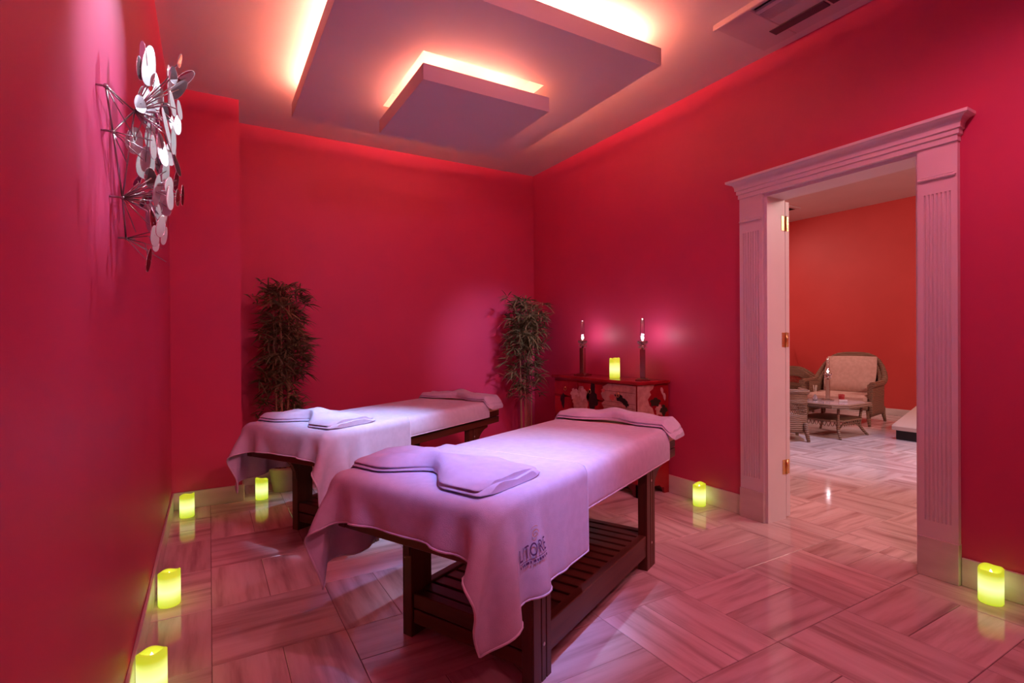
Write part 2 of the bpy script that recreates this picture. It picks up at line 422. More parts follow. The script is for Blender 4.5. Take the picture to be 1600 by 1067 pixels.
# door casing: two fluted pilasters on marble plinths under a stepped cornice
tr = bpy.data.objects.new('trim_1', None); COL.objects.link(tr); tr['kind'] = 'structure'
def pilaster(y0, y1):
    d0, d1 = XR, XR-.03
    pl = MB().box(XR-.036, XR, y0-.003, y1+.003, 0, .2, .002).build('plinth', M['marble'], tr); pl['label'] = 'grey marble plinth block'
    w_ = y1-y0; n = 7; m_ = .022; fw = (w_-2*m_)/n
    poly = [(d0,y0),(d1,y0)]
    for i in range(n):
        a = y0+m_+i*fw
        poly += [(d1,a+.004)] + [(d1+.009*math.sin(math.pi*t/4), a+.004+(fw-.008)*t/4) for t in (1,2,3)] + [(d1,a+fw-.004)]
    poly += [(d1,y1),(d0,y1)]
    MB().box(d1, d0, y0, y1, .2, .285).prism(poly[::-1], .285, 1.93).box(d1, d0, y0, y1, 1.93, OZ).build('pilaster', M['trimw'], tr)
    MB().box(d1-.014, d1, y0+.004, y1-.004, 2.0, 2.012, .003).box(d1-.008, d1, y0+.012, y1-.012, 2.012, 2.022, .003).build('necking', M['trimw'], tr)
pilaster(2.125, 2.295); pilaster(1.097, 1.262)
cz = 2.165
cor = MB()
def cornice(mb, steps):
    for (z0,z1,pr0,pr1) in steps:
        vs = []
        for (z,pr) in ((z0,pr0),(z1,pr1)):
            ya, yb = 1.097-pr+.006, 2.295+pr-.006
            vs += [(XR,ya,z),(XR-.03-pr,ya,z),(XR-.03-pr,yb,z),(XR,yb,z)]
        mb.add(vs, [(0,3,2,1),(4,5,6,7),(0,1,5,4),(1,2,6,5),(2,3,7,6),(3,0,4,7)])
cornice(cor, [(cz,cz+.026,.010,.010),(cz+.026,cz+.030,.010,.018),(cz+.030,cz+.052,.018,.018),(cz+.052,cz+.056,.018,.026),(cz+.056,cz+.066,.026,.026)])
# cove
K = 6; zz0, zz1, pr0, pr1 = cz+.066, cz+.106, .026, .062
prev = (zz0, pr0)
for i in range(1, K+1):
    t = i/K; cur = (zz0+(zz1-zz0)*math.sin(t*math.pi/2), pr0+(pr1-pr0)*(1-math.cos(t*math.pi/2)))
    cornice(cor, [(prev[0],cur[0],prev[1],cur[1])]); prev = cur
cornice(cor, [(zz1,zz1+.004,.062,.068),(zz1+.004,zz1+.018,.068,.068)])
cor.build('cornice', M['trimw'], tr)
# jamb lining
MB().box(XR-.012, XD+.01, OY1-.014, OY1+.006, 0, OZ).build('jamb', M['trimw'], tr)
MB().box(XR-.012, XD+.01, OY0-.006, OY0+.014, 0, OZ).build('jamb', M['trimw'], tr)
MB().box(XR-.012, XD+.01, OY0+.014, OY1-.014, OZ-.02, OZ).build('jamb', M['trimw'], tr)
# the open door leaf folded back against the lounge side of the wall
dr = bpy.data.objects.new('door_1', None); COL.objects.link(dr); dr['kind'] = 'structure'; dr['label'] = 'white door folded fully back behind the wall'
dy = OY1-.014
leaf = MB().box(XD+.014, XD+.058, dy, dy+.82, .012, OZ-.03, .002)
for (z0, z1) in ((.2,.95),(1.1,1.95)): leaf.box(XD+.058, XD+.064, dy+.12, dy+.70, z0, z1, .003)
leaf.build('leaf', M['trimw'], dr)
kn = MB().sphere((XD+.11, dy+.75, 1.02), .028).tube([(XD+.058,dy+.75,1.02),(XD+.10,dy+.75,1.02)], .012).build('knob', M['brass'], dr)
for z in (1.985, 1.205, .35):
    h = MB().box(XD-.028, XD+.008, dy-.0025, dy, z-.048, z+.048).box(XD+.016, XD+.046, dy-.0025, dy, z-.048, z+.048)
    h.tube([(XD+.012,dy-.006,z-.05),(XD+.012,dy-.006,z+.05)], .0055, 10)
    hg = h.build('hinge', M['brass'], dr)
    sm = MB()
    for dz in (-.034,-.011,.011,.034):
        for x in (XD-.018, XD+.036): sm.sphere((x, dy-.003, z+dz), .0035, 8, 4, (1,.4,1))
    sm.build('screw_heads', M['steel'], hg)

# lounge shell beyond the door
struct('wall_lounge_far', MB().box(LX, LX+.12, LY0, LY1, 0, LH), M['lwall'])
struct('wall_lounge_left', MB().box(XD, LX+.12, LY1, LY1+.12, 0, LH), M['lwall'])
struct('wall_lounge_right', MB().box(XD, LX+.12, LY0-.12, LY0, 0, LH), M['lwall'])
lc = struct('ceiling_lounge', MB().box(XR+WT*.5, LX+.12, LY0-.12, LY1+.12, LH, LH+.1), M['ceil'])
# dropped soffit band with a wavy edge along the far part of the lounge
edge = [(4.6,LY0)] + [(4.6+ .22*math.sin(i*.9)+.12*math.sin(i*2.1+1), LY0+(LY1-LY0)*i/24) for i in range(1,24)] + [(4.6,LY1)]
MB().prism([(XD,LY1),(XD,LY0)]+edge, LH-.16, LH).build('soffit', M['ceil'], lc)
vt = MB().box(8.2, 8.6, 5.1, 5.34, LH-.012, LH).build('vent', M['acw'], lc)
MB().box(8.25, 8.55, 5.17, 5.27, LH-.014, LH-.012).build('vent_slot', M['black'], vt)
struct('baseboard_lounge', MB().box(LX-.014, LX, LY0, LY1, 0, .10, .003), M['marble'])
# lounge lights: warm cove along its right and left walls, cool spot on the floor
for (y, tgt, en) in ((LY0+.35, 1.4, LOUNGE_COVE), (LY1-.35, 5.4, LOUNGE_COVE*.45)):
    l = lamp('lounge_cove_light', 'AREA', (6.6, y, LH-.22), en, (1.0,.62,.56), (6.6, tgt, 1.2), 1.0)
    l.data.shape = 'RECTANGLE'; l.data.size = 3.6; l.data.size_y = .15
lamp('lounge_spot_lamp', 'SPOT', (6.0, 2.6, 3.2), 190, (.62,.62,1.0), (6.1, 2.9, 0), .06, 62, .8)

# ------------------------------------------------------------------ ceiling air vent
av = thing('ceiling_air_conditioner', 'long ceiling air conditioner vent with slatted grille near the door wall', 'air conditioner', (0,0,0))
ax0, ax1, ay0, ay1 = 2.60, 3.09, 0.75, 2.07
yv = ay1-.22
MB().box(ax0, ax0+.02, ay0, ay1, H-.034, H, .004).box(ax0+.02, ax1, yv, ay1, H-.018, H, .006).box(ax0+.02, ax1, ay0, ay0+.16, H-.018, H, .006)\
    .box(ax0+.085, ax0+.115, ay0+.16, yv, H-.018, H).box(ax0+.215, ax0+.29, ay0+.16, yv, H-.016, H).box(ax0+.29, ax1, ay0+.16, yv, H-.014, H).build('frame', M['acw'], av)
MB().box(ax0+.02, ax0+.085, ay0+.16, yv, H-.003, H).build('air_slot', M['black'], av)
MB().box(ax0+.05, ax0+.054, ay0+.16, yv, H-.014, H-.003).build('louvre', M['acw'], av)
MB().box(ax0+.115, ax0+.215, ay0+.16, yv, H-.004, H).build('grille_backing', M['acd'], av)
for i in range(10):
    MB().box(ax0+.117+i*.010, ax0+.1215+i*.010, ay0+.16, yv, H-.016, H-.004).build('grille_slat', M['acw'], av)
for (a, b_) in ((1.60,1.92),(1.24,1.585),(.94,1.22)):
    MB().box(ax0+.315, ax0+.385, a, b_, H-.022, H-.0145, .002).build('flap', M['acd'], av)
# recessed spots in the ceiling
for (p0, p1, en, cone, bl, colr, sz), lb in zip(SPOTS, ('white recessed ceiling spotlight aimed at the near massage table', 'white recessed ceiling spotlight aimed at the far massage table', 'white recessed ceiling spotlight aimed at the leaf wall sculpture', 'white recessed ceiling spotlight beside the large drop panel, grazing the leaf wall sculpture', 'white recessed ceiling spotlight aimed at the corner bamboo', 'violet recessed ceiling spotlight aimed at the hanging side of the near towel')):
    s_ = thing('recessed_spotlight', lb, 'spotlight', (p0[0], p0[1], H), 0, 'recessed ceiling spotlights')
    MB().lathe([(.034,0),(.034,-.006),(.05,-.008),(.055,-.004),(.055,0)], 0, 0, 24).build('ring', M['spotring'], s_)
    MB().lathe([(.001,-.003),(.033,-.003),(.033,-.001),(.001,-.001)], 0, 0, 20).build('lens', M['spotlens'], s_)

for (p0, p1, en, cone), lb in zip(FILL_LIGHTS, ('added pink ceiling fill light between the left wall and the doorway end', 'added pink ceiling fill light close to the doorway wall', 'added pink ceiling fill light near the front wall')):
    s_ = thing('added_fill_light', lb, 'downlight', (p0[0], p0[1], H), 0, 'added pink fill lights')  # housings made up for the added pink fill, outside the view
    MB().lathe([(.06,0),(.06,-.006),(.08,-.008),(.086,-.004),(.086,0)], 0, 0, 24).build('ring', M['spotring'], s_)
    MB().lathe([(.001,-.003),(.059,-.003),(.059,-.001),(.001,-.001)], 0, 0, 20).build('lens', M['pinklens'], s_)

# ------------------------------------------------------------------ massage tables
T1, TH1 = (1.38, 2.06), R(25.5)
T2, TH2 = (1.153, 3.667), R(31)
HA, HB, ZM0, ZM1 = .93, .36, .632, .712       # half length, half width, pad bottom and top

def make_table(lb):
    t = thing('massage_table', lb, 'massage table', group='wooden massage tables')
    lx0, lx1, ly0, ly1 = .50, .62, .268, .318
    for sa in (-1, 1):
        for sb in (-1, 1):
            xs = sorted((sa*lx0, sa*lx1)); ys = sorted((sb*ly0, sb*ly1)); yo = sb*ly1
            mb = MB()
            # three reeds on the outer face with grooves between them
            core = sorted((sb*ly0, sb*(ly1-.006))); mb.box(xs[0], xs[1], core[0], core[1], 0, .53, .002)
            out = sorted((sb*(ly1-.006), sb*ly1)); wd = (xs[1]-xs[0])
            for k, (f0, f1) in enumerate(((0,.42),(.46,.70),(.74,1))):
                mb.box(xs[0]+wd*f0, xs[0]+wd*f1, out[0], out[1], 0, .53, .002)
            lg = mb.build('leg', M['woodz'], t)
            for z in (.13,.46): MB().sphere((xs[0]+wd*.58, yo, z), .007, 10, 5, (1,.35,1)).build('screw', M['steel'], lg)
            # curved bracket under the overhang
            pts = [(sa*lx1,.53),(sa*(lx1+.17),.53),(sa*(lx1+.165),.50)]
            for q in range(1,7):
                a = q/6*math.pi/2
                pts.append((sa*(lx1+.165-.165*math.sin(a)*.98), .50-.15*(1-math.cos(a))-.01*q/6))
            pts.append((sa*lx1,.33))
            yy = sorted((sb*.274, sb*.306))
            MB().extr(pts if sa*1 > 0 else pts[::-1], 1, yy[0], yy[1]).build('bracket', M['wood'], t)
    for sb in (-1,1):
        for (z0,z1) in ((.53,.579),(.585,ZM0)):
            ys = sorted((sb*.30, sb*.338)); MB().box(-HA+.01, HA-.01, ys[0], ys[1], z0, z1, .003).build('side_rail', M['wood'], t)
        ys = sorted((sb*.272, sb*.312)); MB().box(-.50, .50, ys[0], ys[1], .075, .185, .003).build('stretcher', M['wood'], t)
    for sa in (-1,1):
        xs = sorted((sa*(HA-.05), sa*(HA-.012))); MB().box(xs[0], xs[1], -.30, .30, .53, ZM0, .003).build('end_rail', M['woody'], t)
        for (z0,z1) in ((.055,.112),(.118,.178)):
            xs = sorted((sa*.565, sa*.61)); MB().box(xs[0], xs[1], -.268, .268, z0, z1, .003).build('end_plank', M['woody'], t)
    MB().box(-HA+.05, HA-.05, -.30, .30, ZM0-.03, ZM0-.012).build('deck', M['wood'], t)
    n = 15; x0, x1 = -.562, .562; pitch = (x1-x0)/n
    sl = MB().box(-pitch*.39, pitch*.39, -.271, .271, .158, .176, .002).mesh('slat'); sl.materials.append(M['woody'])
    for k in range(n):
        put('slat', sl, None, t, (x0+pitch*(k+.5), 0, 0))
    # padded mattress with rounded edges
    pad = MB(); nn = 28; prof = []
    r_ = .03; ring = []
    def rrect(ax, by, z, rad, n_=6):
        out = []
        for (sx, sy, a0) in ((1,1,0),(-1,1,90),(-1,-1,180),(1,-1,270)):
            for q in range(n_+1):
                a = R(a0+90*q/n_); out.append((sx*(ax-rad)+rad*math.cos(a), sy*(by-rad)+rad*math.sin(a), z))
        return out
    rings = []
    for (ins, z) in ((.02,ZM0),(.004,ZM0+.008),(0,ZM0+.02),(0,ZM1-.03),(.004,ZM1-.016),(.014,ZM1-.005),(.03,ZM1)):
        rings.append(rrect(HA-ins, HB-ins, z, .05))
    m_ = len(rings[0]); vs = [p for rg in rings for p in rg]
    fs = [(i*m_+k, i*m_+(k+1)%m_, (i+1)*m_+(k+1)%m_, (i+1)*m_+k) for i in range(len(rings)-1) for k in range(m_)]
    pad.add(vs, fs, True); pad.add(rings[-1], [tuple(range(m_))]); pad.add(rings[0], [tuple(range(m_))[::-1]])
    mm = pad.build('mattress', M['vinyl'], t); mm['label'] = 'cream vinyl mattress pad'
    return t
table = make_table('dark wooden massage table beside the doorway, slatted shelf in full view')
table.location = (*T1, 0); table.rotation_euler = (0,0,TH1)
table2 = copy_tree(table); table2.location = (*T2, 0); table2.rotation_euler = (0,0,TH2)
table2['label'] = 'dark wooden massage table standing between the bamboo plants and the other table'

# cloth: a grid of points relaxed over the padded box under gravity
def drape(a0, a1, b0, b1, hx, hy, zt, sp_=.022, steps=150, iters=24, seed=0, r=.03, bend=.08, stiff=.30, zb=.40):
    na, nb = int(round((a1-a0)/sp_))+1, int(round((b1-b0)/sp_))+1
    A, B = np.meshgrid(np.linspace(a0,a1,na), np.linspace(b0,b1,nb), indexing='ij')
    rg = np.random.default_rng(seed)
    P = np.stack([A, B, np.full_like(A, zt+.012)], -1) + rg.normal(0, .0012, (na,nb,3))
    Q = P.copy()
    da, db = (a1-a0)/(na-1), (b1-b0)/(nb-1); dd = math.hypot(da, db)
    cons = []
    for st in (0,1):
        cons.append((np.s_[st:-1:2,:], np.s_[st+1::2,:], da, 1.0))
        cons.append((np.s_[:,st:-1:2], np.s_[:,st+1::2], db, 1.0))
    for si in (0,1):
        cons.append((np.s_[si:-1:2,:-1], np.s_[si+1::2,1:], dd, .45))
        cons.append((np.s_[si:-1:2,1:], np.s_[si+1::2,:-1], dd, .45))
    # stiffness of the cloth: every second point keeps its distance
    cons.append((np.s_[:-2,:], np.s_[2:,:], 2*da, stiff)); cons.append((np.s_[:,:-2], np.s_[:,2:], 2*db, stiff))
    cons.append((np.s_[:-4,:], np.s_[4:,:], 4*da, bend*.4)); cons.append((np.s_[:,:-4], np.s_[:,4:], 4*db, bend*.4))
    c = np.array([0,0,(zt+zb)/2]); h = np.array([hx,hy,(zt-zb)/2])-r
    g = -9.8*(1/50)**2
    for it in range(steps):
        V = (P-Q)*.965; Q = P.copy(); Qs = Q; P = P+V; P[...,2] += g
        if it < 70: cw = np.where((A < -hx+.02)&(np.abs(B) > hy-.02), .0015, 0); P[...,0] -= cw; P[...,1] += cw*np.sign(B)*.8
        for k in range(iters):
            for (i, j, L, s_) in cons:
                X, Y = P[i], P[j]
                n0 = min(X.shape[0], Y.shape[0]); n1_ = min(X.shape[1], Y.shape[1])
                X, Y = X[:n0,:n1_], Y[:n0,:n1_]
                D = Y-X; l = np.linalg.norm(D, axis=-1, keepdims=True)+1e-9
                cfac = .5*s_*(l-L)/l
                if L > dd*1.2: cfac = np.minimum(cfac, 0)
                D = D*cfac; X += D; Y -= D
            if k % 3 == 2 or k == iters-1:
                q = P-c; e_ = np.abs(q)-h; o = np.maximum(e_, 0); ln = np.linalg.norm(o, axis=-1); inn = np.minimum(e_.max(-1), 0)
                d = ln+inn-r
                hit = d < .0015
                nrm = np.where(ln[...,None] > 1e-6, o/(ln[...,None]+1e-9), (e_ == e_.max(-1, keepdims=True)).astype(float))*np.sign(q)
                P = np.where((d < 0)[...,None], P-nrm*d[...,None], P)
                top_ = hit & (nrm[...,2] > .7)              # terry on terry does not slide
                P[...,:2] = np.where(top_[...,None], Qs[...,:2]+(P[...,:2]-Qs[...,:2])*.05, P[...,:2])
        Q = np.where(hit[...,None], P-(P-Qs)*.25, Q)
    return P
def cloth_obj(name, P, label, group, loc, rz, thick=.006):
    o = MB().grid(P).build(name, M['towel'], None, (*loc,0), rz)
    md = o.modifiers.new('thickness', 'SOLIDIFY'); md.thickness = thick; md.offset = 0
    md = o.modifiers.new('smooth', 'SUBSURF'); md.levels = 1; md.render_levels = 1
    tag(o, label, 'towel', group)
    edge_ = list(P[:,0])+list(P[-1,1:])+list(P[::-1,-1][1:])+list(P[0,::-1][1:])
    MB().tube([Vector(e_) for e_ in edge_], .0042, 6).build('hem', M['towel_hem'], o)
    return o
sheet1 = drape(-.40, .70, -HB-.142, HB+.142, HA+.004, HB+.004, ZM1+.006, sp_=.028, steps=110, iters=20, seed=3)
sheet2 = drape(-.36, .70, -HB-.100, HB+.100, HA+.004, HB+.004, ZM1+.006, sp_=.028, steps=110, iters=20, seed=4)
SH1 = cloth_obj('table_sheet', sheet1, 'long white terry sheet spread over the near massage table', 'sheets on the massage tables', T1, TH1)
SH2 = cloth_obj('table_sheet', sheet2, 'long white terry sheet spread over the far massage table', 'sheets on the massage tables', T2, TH2)
C1 = drape(-HA-.145, -.315, -HB-.305, HB+.305, HA+.016, HB+.016, ZM1+.016, seed=11, zb=.30)
C2 = drape(-HA-.145, -.275, -HB-.30, HB+.30, HA+.016, HB+.016, ZM1+.016, seed=23, zb=.30)
TW1 = cloth_obj('draped_towel', C1, 'white towel with LITORE embroidery hanging over the corners of the near table', 'towels draped over the tables', T1, TH1, .005)
TW2 = cloth_obj('draped_towel', C2, 'plain white towel hanging over the corners of the far table', 'towels draped over the tables', T2, TH2, .005)

# embroidery on the hanging side of the near towel
na_, nb_ = C1.shape[:2]
LA, LZ, LW = -.805, .515, .130
gi, gj = np.unravel_index(np.argmin(np.where(np.arange(nb_)[None,:] < nb_*.35, (C1[...,0]-LA)**2+(C1[...,2]-LZ)**2, 9)), (na_, nb_))
ga, gb = (C1.shape[0]-1)/(-.315+HA+.145), (nb_-1)/(2*(HB+.305))     # grid steps per metre of cloth
def wrap(x, z):                      # x along the table, z up; both measured on the cloth itself
    i, j = gi+(x-LA)*ga, gj+(z-LZ)*gb
    i = min(max(i, 0), na_-1.001); j = min(max(j, 0), nb_-1.001); i0, j0 = int(i), int(j); fi, fj = i-i0, j-j0
    q = C1[i0,j0]*(1-fi)*(1-fj)+C1[i0+1,j0]*fi*(1-fj)+C1[i0,j0+1]*(1-fi)*fj+C1[i0+1,j0+1]*fi*fj
    n = np.cross(C1[i0+1,j0]-C1[i0,j0], C1[i0,j0+1]-C1[i0,j0]); n = n/np.linalg.norm(n)
    return tuple(q+n*.0075)
def text_mesh(body, size):
    cu = bpy.data.curves.new('letters', 'FONT'); cu.body = body; cu.size = size; cu.space_character = 1.05
    o = bpy.data.objects.new('letters', cu); COL.objects.link(o)
    dg = bpy.context.evaluated_depsgraph_get(); me = bpy.data.meshes.new_from_object(o.evaluated_get(dg))
    bpy.data.objects.remove(o)
    bm = bmesh.new(); bm.from_mesh(me); bmesh.ops.triangulate(bm, faces=bm.faces[:])
    for _ in range(2): bmesh.ops.subdivide_edges(bm, edges=[e_ for e_ in bm.edges if e_.calc_length() > .012], cuts=2); bmesh.ops.triangulate(bm, faces=bm.faces[:])
    bm.to_mesh(me); bm.free(); return me
me = text_mesh('LITORE', .056); xs = [v.co.x for v in me.vertices]; wtx = max(xs)-min(xs); x0 = min(xs)
mb = MB(); mb.add([wrap(LA+(v.co.x-x0)/wtx*LW, LZ+v.co.y) for v in me.vertices], [tuple(p_.vertices) for p_ in me.polygons])
mb.build('embroidered_letters', M['thread'], TW1)
mb = MB()
def ribbon(pts, wd):
    for (p0, p1) in zip(pts[:-1], pts[1:]):
        d = Vector(p1)-Vector(p0); n = Vector((-d.y, d.x)).normalized()*wd/2 if d.length else Vector((0,0))
        a, b_ = Vector(p0), Vector(p1)
        mb.add([wrap(*(a-n)), wrap(*(b_-n)), wrap(*(b_+n)), wrap(*(a+n))], [(0,1,2,3)])
k = 0; x = LA-.002
while x < LA+LW:                                            # the small line of stitching, too fine to read
    L = random.choice((.005,.007,.009)); ribbon([(x,LZ-.016),(x+L,LZ-.016)], .0075); x += L+(.0035 if k%5 else .007); k += 1
ribbon([(LA+LW*i/10, LZ-.007) for i in range(11)], .0016)
mb.build('embroidered_line', M['thread'], TW1)
mb = MB()
ribbon([(LA+.083+.018*math.cos(t)*(1-t/9), LZ+.060+.014*math.sin(t)*(1-t/9)) for t in np.linspace(0, 6.6, 22)], .003)
ribbon([(LA+.066+.034*i/8, LZ+.078+.005*math.sin(i/8*math.pi)) for i in range(9)], .002)
mb.build('embroidered_emblem', M['thread2'], TW1)

# bow shaped folded towels: two folded layers gathered in the middle
def bow(label, loc, rz, ca, b0, b1, front=.19, back=.17, seed=1, droop=True, skew=.05, z0=None):
    t = thing('folded_towel', label, 'towel', (*loc, 0), rz, 'bow folded towels on the massage tables')
    zb = (ZM1+.016) if z0 is None else z0
    rg = random.Random(seed); ph = [rg.uniform(0,6) for _ in range(6)]
    for li, (zoff, thk, shr) in enumerate(((0,.012,1.0),(.0125,.013,.965))):
        ns, nt = 64, 28; V = []
        for i in range(ns+1):
            s = -1+2*i/ns; bb = (b0+b1)/2+(b1-b0)/2*s*shr
            a_s = abs(s); op = min(1, a_s/.55); op = op*op*(3-2*op)
            endr = math.sqrt(max(0, 1-max(0,(a_s-.93)/.07)**2)) if a_s > .93 else 1
            fr = (.045+(front-.045)*op)*shr; bk = (.045+(back-.045)*op)*shr
            if s < 0: fr *= 1.12
            cen = ca + skew*s*.4
            puff = .030*math.exp(-(s/.25)**2)*(1 if li else .35) + .012*math.exp(-((a_s-.45)/.2)**2)*(1 if li else 0)
            ring = []
            for j in range(nt):
                a = 2*math.pi*j/nt; cx_, sz = math.cos(a), math.sin(a)
                ux = math.copysign(abs(cx_)**.45, cx_); uz = math.copysign(abs(sz)**.8, sz)
                x = cen + (bk if ux > 0 else fr)*ux*(.75+.25*endr)
                gath = math.exp(-(s/.42)**2)
                wr_ = gath*.011*math.sin(ux*9+ph[li])+.004*math.sin(ux*5+s*7+ph[2+li])+.003*math.sin(s*11+ph[4]+ux*3)
                z = zb + zoff + thk/2 + thk/2*uz
                if uz > 0: z += (puff+wr_+.013)*uz*min(1,(1-abs(ux))*4+.15)
                elif li == 1: z += (puff*.35)*abs(uz)*min(1,(1-abs(ux))*4)
                y = bb
                over = max(0, abs(bb)-(HB-.02))
                if droop and over > 0: z -= over*1.1
                ring.append((x, y, max(z, zb-over*1.3)))
            V.append(ring)
        mb = MB(); vs = [p_ for rg_ in V for p_ in rg_]
        fs = [(i*nt+j, i*nt+(j+1)%nt, (i+1)*nt+(j+1)%nt, (i+1)*nt+j) for i in range(ns) for j in range(nt)]
        fs = [f[::-1] for f in fs]
        mb.add(vs, fs, True); mb.add(V[0], [tuple(range(nt))]); mb.add(V[-1], [tuple(range(nt))[::-1]])
        mb.build('folded_layer', M['towel'], t)
    return t
bow('white towel gathered like a bow on the draped end of the near table', T1, TH1, -.70, -.32, .37, .17, .17, 1, z0=ZM1+.021)
bow('white towel gathered like a bow on the bare cream end of the near table', T1, TH1,   .83, -.40, .39, .12, .11, 5, z0=ZM1+.012)
bow('crumpled white towel gathered like a bow on the draped end of the far table', T2, TH2, -.69, -.34, .37, .17, .18, 9, z0=ZM1+.021)
bow('white towel gathered like a bow on the bare cream end of the far table', T2, TH2, .82, -.40, .39, .12, .11, 13, z0=ZM1+.012)

# ------------------------------------------------------------------ candles
def candle(loc, label, hgt=.165, rad=.045, rz=0, cut=.018):
    t = thing('pillar_candle', label, 'candle', loc, rz, 'glowing yellow pillar candles')
    n = 32; mb = MB(); prof = [(.93,0),(1,.006),(1,None),(.90,'rim'),(.80,'in'),(.70,'in2'),(.02,'c')]
    rings = []
    for (f, z) in prof:
        rg = []
        for k in range(n):
            a = 2*math.pi*k/n; top = hgt-cut*.5*(1+math.cos(a*1+.6))*.9-.004*math.sin(3*a)
            zz = z if isinstance(z, float) or isinstance(z, int) else {None: top-.004, 'rim': top, 'in': top-.006, 'in2': hgt-cut-.020, 'c': hgt-cut-.022}[z]
            rg.append((rad*f*math.cos(a), rad*f*math.sin(a), zz))
        rings.append(rg)
    vs = [p_ for rg in rings for p_ in rg]
    fs = [(i*n+k, i*n+(k+1)%n, (i+1)*n+(k+1)%n, (i+1)*n+k) for i in range(len(rings)-1) for k in range(n)]
    mb.add(vs, fs, True); mb.add(rings[0], [tuple(range(n))[::-1]]); mb.add(rings[-1], [tuple(range(n))])
    mb.build('wax_body', M['wax'], t)
    MB().lathe([(.004,hgt-cut-.022),(.0065,hgt-cut-.014),(.005,hgt-cut-.004),(.001,hgt-cut+.004)], 0, 0, 10).build('flame', M['flame'], t)
    return t
candle((-.178, 2.15, 0), 'yellow pillar candle with hollowed slanting rim at the open floor end of the left wall', rz=2.2)
candle((-.168, 2.87, 0), 'yellow pillar candle midway along the left wall baseboard', rz=2.4)
candle((-.142, 4.27, 0), 'yellow pillar candle in front of the wall column', rz=2.6)
candle((.345, 4.46, 0), 'bright pillar candle beside the plant pot under the far table', rz=1.0)
candle((3.095, 2.60, 0), 'yellow pillar candle between the cabinet and the door casing', rz=3.3)
candle((3.078, .955, 0), 'yellow pillar candle by the outer door casing plinth, clear of the cabinet', rz=3.6)

# ------------------------------------------------------------------ bamboo plants
def bamboo(loc, label, seed, h_top=1.74, rad=.19, n_stem=6, nl=1500, zmin=.55, lean=0.0):
    rg = random.Random(seed)
    t = thing('bamboo_plant', label, 'potted plant', loc, 0, 'tall artificial bamboo plants')
    MB().lathe([(.085,0),(.09,.004),(.115,.17),(.122,.18),(.122,.2),(.108,.2),(.104,.17)], 0, 0, 28).build('pot', M['pot'], t)
    MB().lathe([(.001,.165),(.104,.165),(.104,.17),(.001,.172)], 0, 0, 20).build('soil', M['soil'], t)
    stems = []
    for k in range(n_stem):
        a = 2*math.pi*k/n_stem+rg.uniform(-.3,.3); r0 = rg.uniform(.02,.075); r1 = r0+rg.uniform(.0,.045)
        top = h_top*rg.uniform(.82,.97); pts = []; rs = []
        for q in range(13):
            f = q/12; rr_ = r0+(r1-r0)*f
            pts.append((rr_*math.cos(a)+lean*f, rr_*math.sin(a), .165+(top-.165)*f)); rs.append(.0075*(1-.45*f))
        mb = MB().tube(pts, rs, 8)
        for q in range(1,12):
            p_ = pts[q]; mb.lathe([(rs[q]+.0004,p_[2]-.004),(rs[q]+.0028,p_[2]),(rs[q]+.0004,p_[2]+.004)], p_[0], p_[1], 8)
        mb.build('cane', M['cane'], t); stems.append(pts)
    fol = MB()
    def leaf(p0, d, L, W_, up):
        side = d.cross(Vector((0,0,1)));  side = side.normalized() if side.length > .01 else Vector((1,0,0))
        roll = rg.uniform(-.9,.9); nrm = side.cross(d).normalized(); side = (side*math.cos(roll)+nrm*math.sin(roll)).normalized(); nrm = side.cross(d).normalized()
        vs = []; 
        for f, wf in ((0,.15),(.25,.85),(.55,1),(.8,.6)):
            c = p0+d*L*f+Vector((0,0,-1))*L*up*f*f
            vs += [c-side*W_*wf+nrm*W_*.35*wf, c, c+side*W_*wf+nrm*W_*.35*wf]
        vs.append(p0+d*L-Vector((0,0,1))*L*up)
        fs = []
        for i in range(3):
            for j in (0,1): fs.append((i*3+j, i*3+j+1, (i+1)*3+j+1, (i+1)*3+j))
        fs += [(9,10,12),(10,11,12)]
        fol.add(vs, fs, True)
    nclu = nl//7
    for k in range(nclu):
        st = rg.choice(stems); f = rg.random()**.8; z = zmin+(h_top-.06-zmin)*f
        dens = .5+.5*math.sin(z*9+seed)
        if rg.random() > .55+.45*dens: continue
        a = rg.uniform(0, 2*math.pi); ro = rg.uniform(.15,1)*rad*.68
        i = min(11, int((z-.165)/(h_top-.165)*12)); bx, by = st[max(0,i)][0], st[max(0,i)][1]
        tip = Vector((bx+ro*math.cos(a), by+ro*math.sin(a), z+rg.uniform(.0,.04)))
        fol.tube([(bx,by,z-.03), tip], .0014, 4, caps=False)
        for q in range(rg.randint(5,9)):
            aa = a+rg.uniform(-1.5,1.5); el = rg.uniform(-.5,.85)
            d = Vector((math.cos(aa)*math.cos(el), math.sin(aa)*math.cos(el), math.sin(el)))
            if loc[1]+tip.y+max(0,d.y)*.18 > YB-.02 or loc[0]+tip.x+max(0,d.x)*.18 > XR-.02 or loc[0]+tip.x+min(0,d.x)*.18 < XC+.02: continue
            leaf(tip+Vector((rg.uniform(-.012,.012),rg.uniform(-.012,.012),rg.uniform(-.015,.015))), d, rg.uniform(.08,.165), rg.uniform(.0045,.0075), rg.uniform(.1,.5))
    fo = fol.build('foliage', M['leaf'], t); fo['kind'] = 'stuff'
    return t
bamboo((.53, 4.64, 0), 'dense dark bamboo plant in a pot beside the wall column', 4, 1.72, .24, 7, 3300, .42)
bamboo((2.83, 4.58, 0), 'slim light bamboo plant with bare lower canes beside the red cabinet', 9, 1.70, .22, 6, 2700, .60)

